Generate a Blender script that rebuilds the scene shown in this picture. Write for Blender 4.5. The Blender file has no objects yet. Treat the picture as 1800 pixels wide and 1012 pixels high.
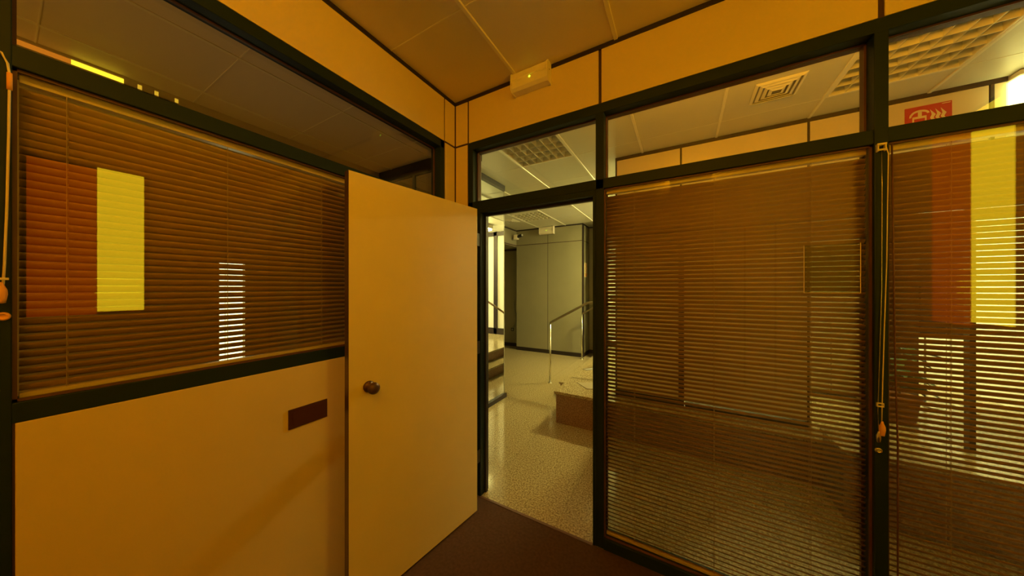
import bpy, bmesh, math, random
from mathutils import Vector, Matrix
random.seed(7)
C = bpy.context.scene.collection
SC = bpy.context.scene

# ------------------------------------------------------------------ camera, world, exposure
cd = bpy.data.cameras.new('camera'); cam = bpy.data.objects.new('camera', cd); C.objects.link(cam)
cam.location = (0, 0, 1.5); cam.rotation_euler = (math.pi/2, 0, math.radians(29.83))
cd.sensor_fit = 'HORIZONTAL'; cd.sensor_width = 36; cd.lens = 36*519.6/1800; cd.clip_start = 0.02; cd.clip_end = 100
SC.camera = cam
w = bpy.data.worlds.new('night'); SC.world = w; w.use_nodes = True
w.node_tree.nodes['Background'].inputs[0].default_value = (0.02, 0.012, 0.003, 1)
w.node_tree.nodes['Background'].inputs[1].default_value = 0.3
SC.view_settings.view_transform = 'Standard'; SC.view_settings.look = 'None'
SC.view_settings.gamma = 1.0; SC.view_settings.use_curve_mapping = False
SC.view_settings.exposure = 0.0
cy = SC.cycles
cy.max_bounces = 8; cy.diffuse_bounces = 4; cy.glossy_bounces = 4; cy.transparent_max_bounces = 24
cy.sample_clamp_indirect = 6.0

ROOM_LAMP = (1.0, 0.40, 0.004)      # sodium colour of the added, unseen office lamp
ROOM_POWER = 79.0                   # side glow of the added office luminaire
HALL_COL = (1.0, 0.86, 0.26)
HALL_POWER = 560.0                  # lit luminaire on the platform
HALL2_POWER = 8.0
HALL3_POWER = 850.0
PATCH = (7.0, 4.6, 0.10)            # street-lit window right of the camera
PATCH_RED = (1.5, 0.16, 0.0)

# ------------------------------------------------------------------ materials
def mat(name, col, rough=0.6, metal=0.0, spec=0.5, bump=0.0, bscale=200, var=0.0, vscale=4, emit=None, estr=1.0):
    m = bpy.data.materials.new(name); m.use_nodes = True
    nt = m.node_tree; b = nt.nodes['Principled BSDF']
    b.inputs['Base Color'].default_value = (*col, 1); b.inputs['Roughness'].default_value = rough
    b.inputs['Metallic'].default_value = metal; b.inputs['Specular IOR Level'].default_value = spec
    if var or bump:
        tc = nt.nodes.new('ShaderNodeTexCoord')
    if var:
        n = nt.nodes.new('ShaderNodeTexNoise'); n.inputs['Scale'].default_value = vscale; n.inputs['Detail'].default_value = 4
        nt.links.new(tc.outputs['Object'], n.inputs['Vector'])
        r = nt.nodes.new('ShaderNodeValToRGB')
        r.color_ramp.elements[0].position = 0.3; r.color_ramp.elements[1].position = 0.7
        r.color_ramp.elements[0].color = (*[c*(1-var) for c in col], 1)
        r.color_ramp.elements[1].color = (*[min(1, c*(1+var)) for c in col], 1)
        nt.links.new(n.outputs['Fac'], r.inputs['Fac']); nt.links.new(r.outputs['Color'], b.inputs['Base Color'])
    if bump:
        n2 = nt.nodes.new('ShaderNodeTexNoise'); n2.inputs['Scale'].default_value = bscale; n2.inputs['Detail'].default_value = 3
        nt.links.new(tc.outputs['Object'], n2.inputs['Vector'])
        bp = nt.nodes.new('ShaderNodeBump'); bp.inputs['Strength'].default_value = bump; bp.inputs['Distance'].default_value = 0.002
        nt.links.new(n2.outputs['Fac'], bp.inputs['Height']); nt.links.new(bp.outputs['Normal'], b.inputs['Normal'])
    if emit:
        b.inputs['Emission Color'].default_value = (*emit, 1); b.inputs['Emission Strength'].default_value = estr
    return m

def glass(name, tint=(0.93, 0.95, 0.90), base=0.035):
    m = bpy.data.materials.new(name); m.use_nodes = True; nt = m.node_tree; nt.nodes.clear()
    out = nt.nodes.new('ShaderNodeOutputMaterial'); mx = nt.nodes.new('ShaderNodeMixShader')
    tr = nt.nodes.new('ShaderNodeBsdfTransparent'); tr.inputs[0].default_value = (*tint, 1)
    gl = nt.nodes.new('ShaderNodeBsdfGlossy'); gl.inputs['Roughness'].default_value = 0.0; gl.inputs[0].default_value = (1, 1, 1, 1)
    lw = nt.nodes.new('ShaderNodeLayerWeight'); lw.inputs['Blend'].default_value = 0.5
    p = nt.nodes.new('ShaderNodeMath'); p.operation = 'POWER'; p.inputs[1].default_value = 5
    mu = nt.nodes.new('ShaderNodeMath'); mu.operation = 'MULTIPLY_ADD'; mu.inputs[1].default_value = 1-base; mu.inputs[2].default_value = base
    nt.links.new(lw.outputs['Facing'], p.inputs[0]); nt.links.new(p.outputs[0], mu.inputs[0])
    nt.links.new(mu.outputs[0], mx.inputs[0]); nt.links.new(tr.outputs[0], mx.inputs[1]); nt.links.new(gl.outputs[0], mx.inputs[2])
    nt.links.new(mx.outputs[0], out.inputs[0])
    return m

def granite(name, cols, scale=55, rough=0.16):
    m = bpy.data.materials.new(name); m.use_nodes = True; nt = m.node_tree; b = nt.nodes['Principled BSDF']
    tc = nt.nodes.new('ShaderNodeTexCoord')
    n = nt.nodes.new('ShaderNodeTexNoise'); n.inputs['Scale'].default_value = scale; n.inputs['Detail'].default_value = 6; n.inputs['Roughness'].default_value = 0.7
    nt.links.new(tc.outputs['Object'], n.inputs['Vector'])
    r = nt.nodes.new('ShaderNodeValToRGB'); e = r.color_ramp.elements
    e[0].position = 0.36; e[0].color = (*cols[0], 1); e[1].position = 0.5; e[1].color = (*cols[1], 1)
    k = e.new(0.62); k.color = (*cols[2], 1)
    nt.links.new(n.outputs['Fac'], r.inputs['Fac']); nt.links.new(r.outputs['Color'], b.inputs['Base Color'])
    b.inputs['Roughness'].default_value = rough
    return m

def emis(name, col, s=1.0):
    m = bpy.data.materials.new(name); m.use_nodes = True; nt = m.node_tree; nt.nodes.clear()
    o = nt.nodes.new('ShaderNodeOutputMaterial'); e = nt.nodes.new('ShaderNodeEmission')
    e.inputs[0].default_value = (*col, 1); e.inputs[1].default_value = s; nt.links.new(e.outputs[0], o.inputs[0])
    return m

M_PANEL = mat('cream_panel', (0.74, 0.60, 0.32), 0.42, bump=0.12, bscale=350, var=0.03, vscale=3)
M_DOOR = mat('door_laminate', (0.80, 0.68, 0.32), 0.38, bump=0.08, bscale=300, var=0.02)
M_HPANEL = mat('hall_panel', (0.27, 0.25, 0.16), 0.45, bump=0.1, bscale=300, var=0.03)
M_SCREEN = mat('screen_wall_panel', (0.72, 0.62, 0.42), 0.45, bump=0.1, bscale=300, var=0.03)
M_FRAME = mat('dark_green_frame', (0.009, 0.020, 0.030), 0.5, spec=0.2, bump=0.05, bscale=500)
M_BEAD = mat('brown_glazing_bead', (0.10, 0.035, 0.02), 0.5)
M_TRIM = mat('black_trim', (0.018, 0.010, 0.010), 0.5)
M_JOINT = mat('joint_strip', (0.05, 0.018, 0.014), 0.55)
M_CARPET = mat('brown_carpet', (0.075, 0.040, 0.030), 0.95, spec=0.1, bump=0.9, bscale=420, var=0.18, vscale=60)
M_TILE = mat('ceiling_tile', (0.85, 0.74, 0.62), 0.5, bump=0.06, bscale=300)
M_TBAR = mat('ceiling_bar', (0.92, 0.84, 0.70), 0.35)
M_HTILE = mat('hall_ceiling_tile', (0.68, 0.67, 0.60), 0.4, bump=0.05, bscale=300)
M_HTBAR = mat('hall_ceiling_bar', (0.90, 0.88, 0.80), 0.3)
M_GLASS = glass('clear_glass')
M_MIRRORGLASS = glass('reflective_partition_glass', (0.22, 0.25, 0.18), 0.72)
M_GRAN = granite('granite_floor', [(0.12, 0.075, 0.03), (0.34, 0.265, 0.14), (0.54, 0.46, 0.28)], 85, 0.11)
M_GRANR = granite('brown_granite', [(0.13, 0.07, 0.045), (0.25, 0.14, 0.085), (0.34, 0.21, 0.13)], 90, 0.22)
M_SLAT = mat('bronze_slat', (0.44, 0.27, 0.13), 0.38, spec=0.35)
M_RAIL = mat('cream_headrail', (0.80, 0.62, 0.36), 0.35)
M_CORD = mat('pale_cord', (0.75, 0.66, 0.52), 0.7)
M_LADDER = mat('brown_ladder_cord', (0.42, 0.30, 0.18), 0.7)
M_WOOD = mat('orange_wood', (0.85, 0.42, 0.10), 0.4)
M_STEEL = mat('brushed_steel', (0.75, 0.72, 0.62), 0.25, metal=1.0)
M_BRONZE = mat('bronze_rail', (0.30, 0.25, 0.16), 0.3, metal=0.9)
M_STEELD = mat('satin_brown_metal', (0.10, 0.05, 0.035), 0.35, metal=0.4)
M_WHITE = mat('white_plastic', (0.85, 0.78, 0.66), 0.35)
M_GREY = mat('grey_plastic', (0.35, 0.34, 0.32), 0.5)
M_PLATE = mat('maroon_plate', (0.06, 0.014, 0.010), 0.45)
M_RED = mat('sign_red', (0.55, 0.035, 0.035), 0.45)
M_SIGNY = mat('sign_cream', (0.85, 0.70, 0.40), 0.5)
M_ORANGE = mat('sign_orange', (0.85, 0.30, 0.05), 0.5)
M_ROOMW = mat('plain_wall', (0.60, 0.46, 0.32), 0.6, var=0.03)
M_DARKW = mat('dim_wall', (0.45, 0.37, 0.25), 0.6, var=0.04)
M_BLINDW = mat('white_roller_cloth', (0.86, 0.86, 0.80), 0.7, bump=0.1)
M_BLACK = mat('black_plastic', (0.015, 0.014, 0.013), 0.4)
M_LEAF = mat('leaf_green', (0.06, 0.11, 0.03), 0.5, var=0.2)
M_POT = mat('terracotta', (0.30, 0.12, 0.06), 0.7)
M_TAN = mat('tan_laminate', (0.50, 0.42, 0.26), 0.4)
M_DESK = mat('dark_brown_wood', (0.13, 0.07, 0.035), 0.4, var=0.1)
M_PAPER = mat('paper', (0.26, 0.21, 0.12), 0.7)
M_CLEAR = glass('clear_plastic', (0.86, 0.9, 0.78), 0.05)
M_ALU = mat('louvre_aluminium', (0.80, 0.77, 0.66), 0.35, metal=0.35)
E_LED = emis('green_led', (0.55, 1.0, 0.02), 5.0)
E_ROOM = emis('sodium_diffuser', ROOM_LAMP, ROOM_POWER)
E_HALL = emis('hall_diffuser', HALL_COL, HALL_POWER)
E_HALL3 = emis('office_diffuser', (1.0, 0.92, 0.48), HALL3_POWER)
E_WASH = emis('added_wash_diffuser', (1.0, 0.38, 0.008), 30.0)  # amber glow of the added, unseen hall washer
E_HALL2 = emis('hall_emergency_diffuser', HALL_COL, HALL2_POWER)
E_PATCH = emis('street_lit_window_film', PATCH, 1.0)
E_RED = emis('street_lit_red_curtain', PATCH_RED, 1.0)
E_SLIT = emis('white_lit_gap', (1.0, 0.92, 0.55), 3.4)
E_STREAKY = emis('yellow_lit_gap', (1.0, 0.72, 0.03), 1.8)
E_DOT = emis('dim_yellow_lit_gap', (0.8, 0.45, 0.03), 1.0)
E_STREAKO = emis('orange_lit_gap', (0.60, 0.17, 0.01), 1.0)

# ------------------------------------------------------------------ mesh helpers
class MB:
    def __init__(s): s.bm = bmesh.new()
    def box(s, x0, x1, y0, y1, z0, z1, M=None):
        v = [s.bm.verts.new((x, y, z)) for x in (x0, x1) for y in (y0, y1) for z in (z0, z1)]
        for f in ((0,1,3,2),(4,6,7,5),(0,4,5,1),(2,3,7,6),(0,2,6,4),(1,5,7,3)):
            s.bm.faces.new([v[i] for i in f])
        if M: bmesh.ops.transform(s.bm, matrix=M, verts=v)
        return s
    def cyl(s, p0, p1, r0, r1=None, n=16, cap=True):
        p0, p1 = Vector(p0), Vector(p1); r1 = r0 if r1 is None else r1
        q = (p1-p0).to_track_quat('Z', 'Y'); ra, rb = [], []
        for i in range(n):
            a = 2*math.pi*i/n; u = Vector((math.cos(a), math.sin(a), 0))
            ra.append(s.bm.verts.new(p0+q@(u*r0))); rb.append(s.bm.verts.new(p1+q@(u*r1)))
        for i in range(n):
            f = s.bm.faces.new((ra[i], ra[(i+1)%n], rb[(i+1)%n], rb[i])); f.smooth = True
        if cap: s.bm.faces.new(ra[::-1]); s.bm.faces.new(rb)
        return s
    def lathe(s, prof, M=None, n=20):            # prof: (r, z)
        rings = []
        for r, z in prof:
            rings.append([s.bm.verts.new((r*math.cos(2*math.pi*i/n), r*math.sin(2*math.pi*i/n), z)) for i in range(n)])
        for a, b in zip(rings, rings[1:]):
            for i in range(n):
                f = s.bm.faces.new((a[i], a[(i+1)%n], b[(i+1)%n], b[i])); f.smooth = True
        s.bm.faces.new(rings[0][::-1]); s.bm.faces.new(rings[-1])
        if M: bmesh.ops.transform(s.bm, matrix=M, verts=[v for r in rings for v in r])
        return s
    def tube(s, pts, r, n=10):
        pts = [Vector(p) for p in pts]; rings = []
        for i, p in enumerate(pts):
            t = (pts[min(i+1, len(pts)-1)]-pts[max(i-1, 0)]).normalized()
            ref = Vector((0, 0, 1)) if abs(t.z) < 0.9 else Vector((1, 0, 0))
            a = t.cross(ref).normalized(); b = t.cross(a).normalized()
            rings.append([s.bm.verts.new(p+(a*math.cos(2*math.pi*k/n)+b*math.sin(2*math.pi*k/n))*r) for k in range(n)])
        for a, b in zip(rings, rings[1:]):
            for k in range(n):
                f = s.bm.faces.new((a[k], a[(k+1)%n], b[(k+1)%n], b[k])); f.smooth = True
        s.bm.faces.new(rings[0][::-1]); s.bm.faces.new(rings[-1])
        return s
    def prism(s, poly, axis, a, b):              # poly: 2-D outline in the other two axes
        def P(u, v, w):
            return {'x': (w, u, v), 'y': (u, w, v), 'z': (u, v, w)}[axis]
        A = [s.bm.verts.new(P(u, v, a)) for u, v in poly]; B = [s.bm.verts.new(P(u, v, b)) for u, v in poly]
        n = len(poly)
        for i in range(n): s.bm.faces.new((A[i], A[(i+1)%n], B[(i+1)%n], B[i]))
        s.bm.faces.new(A[::-1]); s.bm.faces.new(B)
        return s
    def build(s, name, m, parent=None, bevel=0.0, origin=None):
        bmesh.ops.recalc_face_normals(s.bm, faces=s.bm.faces)
        me = bpy.data.meshes.new(name); s.bm.to_mesh(me); s.bm.free()
        me.materials.append(m); o = bpy.data.objects.new(name, me); C.objects.link(o)
        if parent is not None:
            o.parent = parent
            o.matrix_parent_inverse = Matrix.Identity(4)
        if bevel:
            b = o.modifiers.new('bevel', 'BEVEL'); b.width = bevel; b.segments = 2; b.limit_method = 'ANGLE'
        return o
def box(name, m, parent, x0, x1, y0, y1, z0, z1, bevel=0.0):
    return MB().box(x0, x1, y0, y1, z0, z1).build(name, m, parent, bevel)
def tag(o, label, cat, group=None, kind=None):
    o['label'] = label; o['category'] = cat
    if group: o['group'] = group
    if kind: o['kind'] = kind
    return o
def root(name, label, cat, group=None, kind=None, loc=(0, 0, 0)):
    o = bpy.data.objects.new(name, None); o.empty_display_size = 0.1; C.objects.link(o); o.location = loc
    return tag(o, label, cat, group, kind)
def struct(name, label, cat): return root(name, label, cat, None, 'structure')
def sub(bm_obj_name, m, parent): pass

XL, YB, HC = -1.494, 1.735, 2.9        # left wall face, front partition face, ceiling height
YB2, XL2 = 1.825, -1.584               # far faces of both partitions
XR, YK = 1.60, -2.20                   # right wall, back wall

# ------------------------------------------------------------------ floors
fl = struct('floor', 'dark brown carpet of the dim office in front of the open door', 'carpet')
box('carpet', M_CARPET, fl, XL2, XR, YK, YB, -0.03, 0.0)
fh = struct('floor.001', 'polished speckled granite floor of the hall beyond the doorway', 'floor')
box('screed', M_BLACK, fh, -4.4, 3.3, YB, 8.3, -0.06, -0.012)
T = 0.60
tm = MB().box(0.0008, T-0.0008, 0.0008, T-0.0008, -0.012, 0.0)
bmesh.ops.recalc_face_normals(tm.bm, faces=tm.bm.faces); tme = bpy.data.meshes.new('granite_tile'); tm.bm.to_mesh(tme); tm.bm.free(); tme.materials.append(M_GRAN)
for i in range(-7, 6):
    for j in range(0, 9):
        x, y = i*T-0.09, YB+j*T
        if x < -4.45 or (x > -0.7 and y > 3.2): continue
        if i < -3 and j < 3 and x < -3.7: continue
        o = bpy.data.objects.new('granite_tile', tme); C.objects.link(o); o.parent = fh; o.location = (x, y, random.uniform(-0.0003, 0))

# ------------------------------------------------------------------ ceilings (tiles and bars)
def ceiling(name, label, xs, ys, mt, mb, keep, holes=()):
    c = struct(name, label, 'ceiling')
    cache = {}
    for a, b in zip(xs, xs[1:]):
        for p, q in zip(ys, ys[1:]):
            if not keep((a+b)/2, (p+q)/2): continue
            if any(abs((a+b)/2-hx) < 0.2 and abs((p+q)/2-hy) < 0.2 for hx, hy in holes): continue
            k = (round(b-a, 4), round(q-p, 4))
            if k not in cache:
                o = MB().box(0.002, b-a-0.002, 0.002, q-p-0.002, 0, 0.015).build('ceiling_tile', mt, c); cache[k] = o.data
            else:
                o = bpy.data.objects.new('ceiling_tile', cache[k]); C.objects.link(o); o.parent = c
            o.location = (a, p, HC+0.0005)
    return c
G = 0.63
c1 = ceiling('ceiling', 'beige tiled ceiling over the sodium-lit office', [XL, -0.947, -0.32, 0.31, 0.94, XR], [YK, -1.99, -1.36, -0.73, -0.10, 0.53, 1.16, YB], M_TILE, M_TBAR, lambda x, y: True)
for x in (-0.947, -0.32, 0.31, 0.94):
    MB().prism([(x-0.014, HC+0.004), (x+0.014, HC+0.004), (x+0.009, HC-0.007), (x-0.009, HC-0.007)], 'y', YK, YB).build('ceiling_bar', M_TBAR, c1)
for y in (-1.99, -1.36, -0.73, -0.10, 0.53, 1.16):
    box('cross_bar', M_TBAR, c1, XL, XR, y-0.003, y+0.003, HC-0.0015, HC+0.004)
box('ceiling_slab', M_DARKW, c1, XL2, XR+0.1, YK-0.1, YB2, HC+0.12, HC+0.18)
hx = [-4.4, -4.13, -3.50, -2.87, -2.24, -1.61, -0.98, -0.35, 0.28, 0.91, 1.54, 2.17, 2.80, 3.3]
hy = [YB2, 2.41, 3.04, 3.67, 4.30, 4.93, 5.56, 6.19, 6.82, 7.45, 8.08]
HOLES = [(-1.295, 2.725), (1.225, 2.725), (-2.555, 5.245)]
c2 = ceiling('ceiling.001', 'pale tiled ceiling of the hall with pale metal bars', hx, hy, M_HTILE, M_HTBAR, lambda x, y: not (x < -2.2 and y < 2.32), HOLES)
for x in hx[1:-1]:
    MB().prism([(x-0.013, HC+0.004), (x+0.013, HC+0.004), (x+0.008, HC-0.006), (x-0.008, HC-0.006)], 'y', YB2 if x > -2.1 else 2.35, 8.08).build('ceiling_bar', M_HTBAR, c2)
for y in hy[1:-1]:
    box('cross_bar', M_HTBAR, c2, -4.4 if y > 2.42 else -2.1, 3.3, y-0.002, y+0.002, HC-0.001, HC+0.004)
box('ceiling_slab', M_DARKW, c2, -4.5, 3.4, YB2, 8.2, HC+0.12, HC+0.18)
c3 = ceiling('ceiling.002', 'dim tiled ceiling of the dark room behind the left glazing', [-3.2, -2.97, -2.34, -1.71, XL2], [YK, -1.15, -0.52, 0.11, 0.738, 1.368, 2.0, 2.32], M_TILE, M_TBAR, lambda x, y: True)
for x in (-2.97, -2.34, -1.71): box('ceiling_bar', M_TBAR, c3, x-0.010, x+0.010, YK, 2.32, HC-0.004, HC+0.004)
for y in (-1.15, -0.52, 0.11, 0.738, 1.368, 2.0): box('cross_bar', M_TBAR, c3, -3.2, XL2, y-0.003, y+0.003, HC-0.002, HC+0.004)
box('ceiling_slab', M_DARKW, c3, -3.3, XL2, YK, 2.4, HC+0.12, HC+0.18)

# ------------------------------------------------------------------ front partition (wall_front)
wf = struct('wall_front', 'glazed office partition with dark green frame and cream header panels around the doorway', 'wall')
FR = dict(bevel=0.002)
def rail(p, x0, x1, z0, z1, y0=YB, y1=YB2, m=M_FRAME, name='frame_rail'): return box(name, m, p, x0, x1, y0, y1, z0, z1, 0.0025)
X0 = -1.368
rail(wf, X0, XR, 2.512, 2.567)
rail(wf, X0, XR, 2.072, 2.130)
rail(wf, -0.388, XR, 0.0, 0.062, YB-0.003)
rail(wf, X0, -1.325, 0.0, 2.512, name='frame_post'); rail(wf, -0.434, -0.388, 0.0, 2.512, name='frame_post')
rail(wf, 0.663, 0.702, 0.0, 2.512, YB-0.004, name='frame_post')
# panels
def panelset(par, xs, z0, z1, y0, y1, m, gap=0.004, name='panel'):
    for a, b in zip(xs, xs[1:]): box(name, m, par, a+gap, b-gap, y0, y1, z0+gap, z1-gap, 0.0015)
HY = YB-0.002
box('header_panel', M_PANEL, wf, X0+0.007, -0.417, HY, YB2, 2.567, 2.876, 0.0015)
box('header_panel', M_PANEL, wf, -0.400, 0.674, HY, YB2, 2.567, 2.876, 0.0015)
box('header_panel', M_PANEL, wf, 0.692, XR, HY, YB2, 2.567, 2.876, 0.0015)
for a, b in ((X0-0.007, X0+0.007), (-0.417, -0.400), (0.674, 0.692)):
    box('joint_strip', M_JOINT, wf, a, b, YB+0.004, YB2-0.004, 2.567, 2.876)
box('corner_panel', M_PANEL, wf, XL+0.009, X0-0.007, HY, YB2, 0.0, 2.558, 0.0015)
box('corner_panel', M_PANEL, wf, XL+0.009, X0-0.007, HY, YB2, 2.572, 2.876, 0.0015)
box('joint_strip', M_JOINT, wf, XL, X0-0.004, YB+0.003, YB2-0.004, 2.558, 2.572)
box('joint_strip', M_JOINT, wf, XL-0.002, XL+0.010, YB+0.002, YB2-0.004, 0, 2.876)
box('joint_strip', M_JOINT, wf, X0-0.007, X0, YB+0.003, YB2-0.004, 0, 2.567)
box('ceiling_trim', M_TRIM, wf, XL, XR, YB-0.006, YB2, 2.876, 2.905)
# left stub of the partition towards the dark room
box('end_panel', M_HPANEL, wf, -1.72, XL2+0.001, YB2-0.07, YB2, 0, HC)
# glazing beads around each opening
def beads(par, x0, x1, z0, z1, y):
    m = MB()
    m.box(x0, x0+0.007, y-0.006, y+0.004, z0, z1); m.box(x1-0.007, x1, y-0.006, y+0.004, z0, z1)
    m.box(x0, x1, y-0.006, y+0.004, z1-0.007, z1); m.box(x0, x1, y-0.006, y+0.004, z0, z0+0.007)
    return m.build('glazing_bead', M_BEAD, par)
def window(n, label, x0, x1, z0, z1, ys):
    wn = struct('window_%d' % n, label, 'window')
    for y in ys: box('pane', M_GLASS, wn, x0, x1, y-0.002, y+0.002, z0, z1)
    beads(wn, x0, x1, z0, z1, ys[0])
    MB().box(x0, x0+0.007, ys[-1]+0.002, YB2, z0, z1).box(x1-0.007, x1, ys[-1]+0.002, YB2, z0, z1).box(x0, x1, ys[-1]+0.002, YB2, z1-0.007, z1).build('glazing_bead', M_BEAD, wn)
    return wn
window(1, 'clear transom pane over the open doorway', -1.325, -0.434, 2.130, 2.512, [1.795])
window(2, 'wide clear transom pane above the large closed blind', -0.388, 0.663, 2.130, 2.512, [1.795])
window(3, 'clear transom pane through which the red extinguisher sign shows', 0.702, XR, 2.130, 2.512, [1.795])
window(4, 'tall double glazed bay holding the wide venetian blind beside the doorway', -0.388, 0.663, 0.062, 2.072, [1.752, 1.808])
window(5, 'tall double glazed bay with blind at the right edge of the photo', 0.702, XR, 0.062, 2.072, [1.752, 1.808])

# ------------------------------------------------------------------ left partition (wall_left)
wl = struct('wall_left', 'left office partition of cream panels with long dark framed interior window', 'wall')
YP = 1.617
def railL(y0, y1, z0, z1, name='frame_rail', x1=XL): return box(name, M_FRAME, wl, XL2, x1, y0, y1, z0, z1, 0.0025)
railL(0.0, YP, 2.512, 2.567); railL(0.0, YP, 2.072, 2.128); railL(0.0, YP, 1.150, 1.203)
railL(1.578, YP, 1.15, 2.567, 'frame_post'); railL(-0.03, 0.020, 0.0, 2.567, 'frame_post', XL+0.002)
XH = XL+0.002
box('header_panel', M_PANEL, wl, XL2, XH, 0.0, YP-0.003, 2.567, 2.876, 0.0015)
box('lower_panel', M_PANEL, wl, XL2, XH, 0.024, 0.905, 0.0, 1.150, 0.0015)
box('lower_panel', M_PANEL, wl, XL2, XH, 0.913, YP, 0.0, 1.150, 0.0015)
box('corner_panel', M_PANEL, wl, XL2, XH, YP+0.009, YB-0.006, 0.0, 2.558, 0.0015)
box('corner_panel', M_PANEL, wl, XL2, XH, YP+0.009, YB-0.006, 2.572, 2.876, 0.0015)
m = MB(); m.box(XL2, XL-0.004, YP-0.003, YP+0.010, 0, 2.876); m.box(XL2, XL-0.003, YP, YB, 2.558, 2.572); m.box(XL2, XL-0.004, YB-0.004, YB+0.03, 0, 2.876)
m.build('joint_strip', M_JOINT, wl)
box('joint_strip', M_JOINT, wl, XL2, XL-0.003, 0.018, 0.026, 0, 1.15)
box('ceiling_trim', M_TRIM, wl, XL2, XL+0.006, YK, YB, 2.876, 2.905)
for a, b in ((YK, -1.13), (-1.12, -0.035)):
    box('plain_panel', M_PANEL, wl, XL2, XH, a, b, 0.0, 2.876, 0.0015)
def windowL(n, label, y0, y1, z0, z1, xs):
    wn = struct('window_%d' % n, label, 'window')
    for x in xs: box('pane', M_GLASS, wn, x-0.002, x+0.002, y0, y1, z0, z1)
    x = xs[0]
    MB().box(x-0.004, x+0.006, y0, y0+0.007, z0, z1).box(x-0.004, x+0.006, y1-0.007, y1, z0, z1).box(x-0.004, x+0.006, y0, y1, z0, z0+0.007).box(x-0.004, x+0.006, y0, y1, z1-0.007, z1).build('glazing_bead', M_BEAD, wn)
windowL(6, 'long dark transom pane high in the left partition', 0.020, 1.578, 2.128, 2.512, [-1.555])
windowL(7, 'long interior window with venetian blind in the left partition', 0.020, 1.578, 1.203, 2.072, [-1.511, -1.567])

# ------------------------------------------------------------------ hidden rest of the office
wr = struct('wall_right', 'plain wall right of the camera with a street-lit window, seen only as a reflection', 'wall')
box('plaster', M_ROOMW, wr, XR, XR+0.1, YK, 0.10, 0, HC); box('plaster', M_ROOMW, wr, XR, XR+0.1, 0.76, YB2, 0, HC)
box('plaster', M_ROOMW, wr, XR, XR+0.1, 0.10, 0.76, 0, 1.25); box('plaster', M_ROOMW, wr, XR, XR+0.1, 0.10, 0.76, 2.62, HC)
w8 = struct('window_8', 'street-lit window beside the office, mirrored as a bright yellow oblong in the glazing', 'window')
box('yellow_film', E_PATCH, w8, XR-0.02, XR-0.012, 0.455, 0.725, 1.285, 2.595)
box('red_curtain', E_RED, w8, XR-0.02, XR-0.012, 0.12, 0.452, 1.26, 2.575)
m = MB()
m.box(XR-0.014, XR+0.03, 0.10, 0.76, 1.25, 1.268); m.box(XR-0.014, XR+0.03, 0.10, 0.76, 2.60, 2.62); m.box(XR-0.014, XR+0.03, 0.74, 0.76, 1.25, 2.62); m.box(XR-0.014, XR+0.03, 0.10, 0.115, 1.25, 2.62)
m.build('window_frame', M_FRAME, w8)
wb = struct('wall_back', 'plain wall behind the camera', 'wall')
box('plaster', M_ROOMW, wb, XL2, XR+0.1, YK-0.1, YK, 0, HC)

for x in (-0.9, 0.84, 1.2): box('joint_strip', M_JOINT, wb, x-0.012, x+0.012, YK-0.002, YK+0.003, 0, 2.45)
box('joint_strip', M_JOINT, wb, -0.9, XR, YK-0.002, YK+0.003, 2.44, 2.46)
rl = root('added_ceiling_light', 'added sodium-coloured luminaire, unseen on the office ceiling behind the camera', 'light')  # added out of view, shaped to throw light sideways on walls and ceiling
LX0, LX1, LY0, LY1 = -0.12, 0.30, -1.15, -0.446
MB().box(LX0, LX1, LY1-0.006, LY1, 2.802, 2.889).box(LX0, LX1, LY0, LY0+0.006, 2.802, 2.889).box(LX0-0.006, LX0, LY0, LY1, 2.802, 2.889).box(LX1, LX1+0.006, LY0, LY1, 2.802, 2.889).build('side_diffuser', E_ROOM, rl)
MB().box(LX0-0.008, LX1+0.008, LY0-0.002, LY1+0.001, 2.796, 2.802).build('bottom_plate', M_WHITE, rl)
MB().box(LX0-0.01, LX1+0.01, LY0-0.003, LY1+0.002, 2.889, 2.8985).build('housing', M_WHITE, rl, 0.002)

# ------------------------------------------------------------------ dark room behind the left partition
wn = struct('wall_west', 'dim wall of the dark room seen through the left blind', 'wall')
S0, S1 = 0.885, 1.045
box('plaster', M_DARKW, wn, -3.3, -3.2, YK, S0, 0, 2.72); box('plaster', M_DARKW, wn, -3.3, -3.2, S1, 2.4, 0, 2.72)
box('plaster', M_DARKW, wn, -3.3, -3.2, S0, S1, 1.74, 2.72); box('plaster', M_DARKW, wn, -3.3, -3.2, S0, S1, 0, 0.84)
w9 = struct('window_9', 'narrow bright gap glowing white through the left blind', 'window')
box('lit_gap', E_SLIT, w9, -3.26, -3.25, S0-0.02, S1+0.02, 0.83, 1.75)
st = struct('window_10', 'thin clerestory gap glowing yellow and orange under the dark room ceiling', 'window')
box('head_frame', M_DARKW, st, -3.3, -3.2, YK, 2.4, 2.885, HC+0.1)
box('orange_gap', E_STREAKO, st, -3.24, -3.21, -0.5, 0.225, 2.852, 2.885)
box('yellow_gap', E_STREAKY, st, -3.24, -3.21, 0.225, 0.42, 2.852, 2.885)
for y in (0.486, 0.56, 0.655): box('yellow_gap', E_DOT, st, -3.24, -3.21, y-0.010, y+0.010, 2.852, 2.885)
ws = [-0.5, 0.42, 0.476, 0.496, 0.55, 0.57, 0.645, 0.665]
m = MB(); m.box(-3.3, -3.2, YK, -0.5, 2.72, 2.885)
for a, b in ((0.42, 0.476), (0.496, 0.55), (0.57, 0.645), (0.665, 2.4)): m.box(-3.3, -3.2, a, b, 2.72, 2.885)
m.box(-3.3, -3.2, -0.5, 0.665, 2.72, 2.852); m.box(-3.3, -3.25, -0.5, 0.7, 2.852, 2.885)
m.build('head_frame', M_DARKW, st)
ft = struct('floor.002', 'dark floor of the unlit room behind the left glazing', 'floor')
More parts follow.
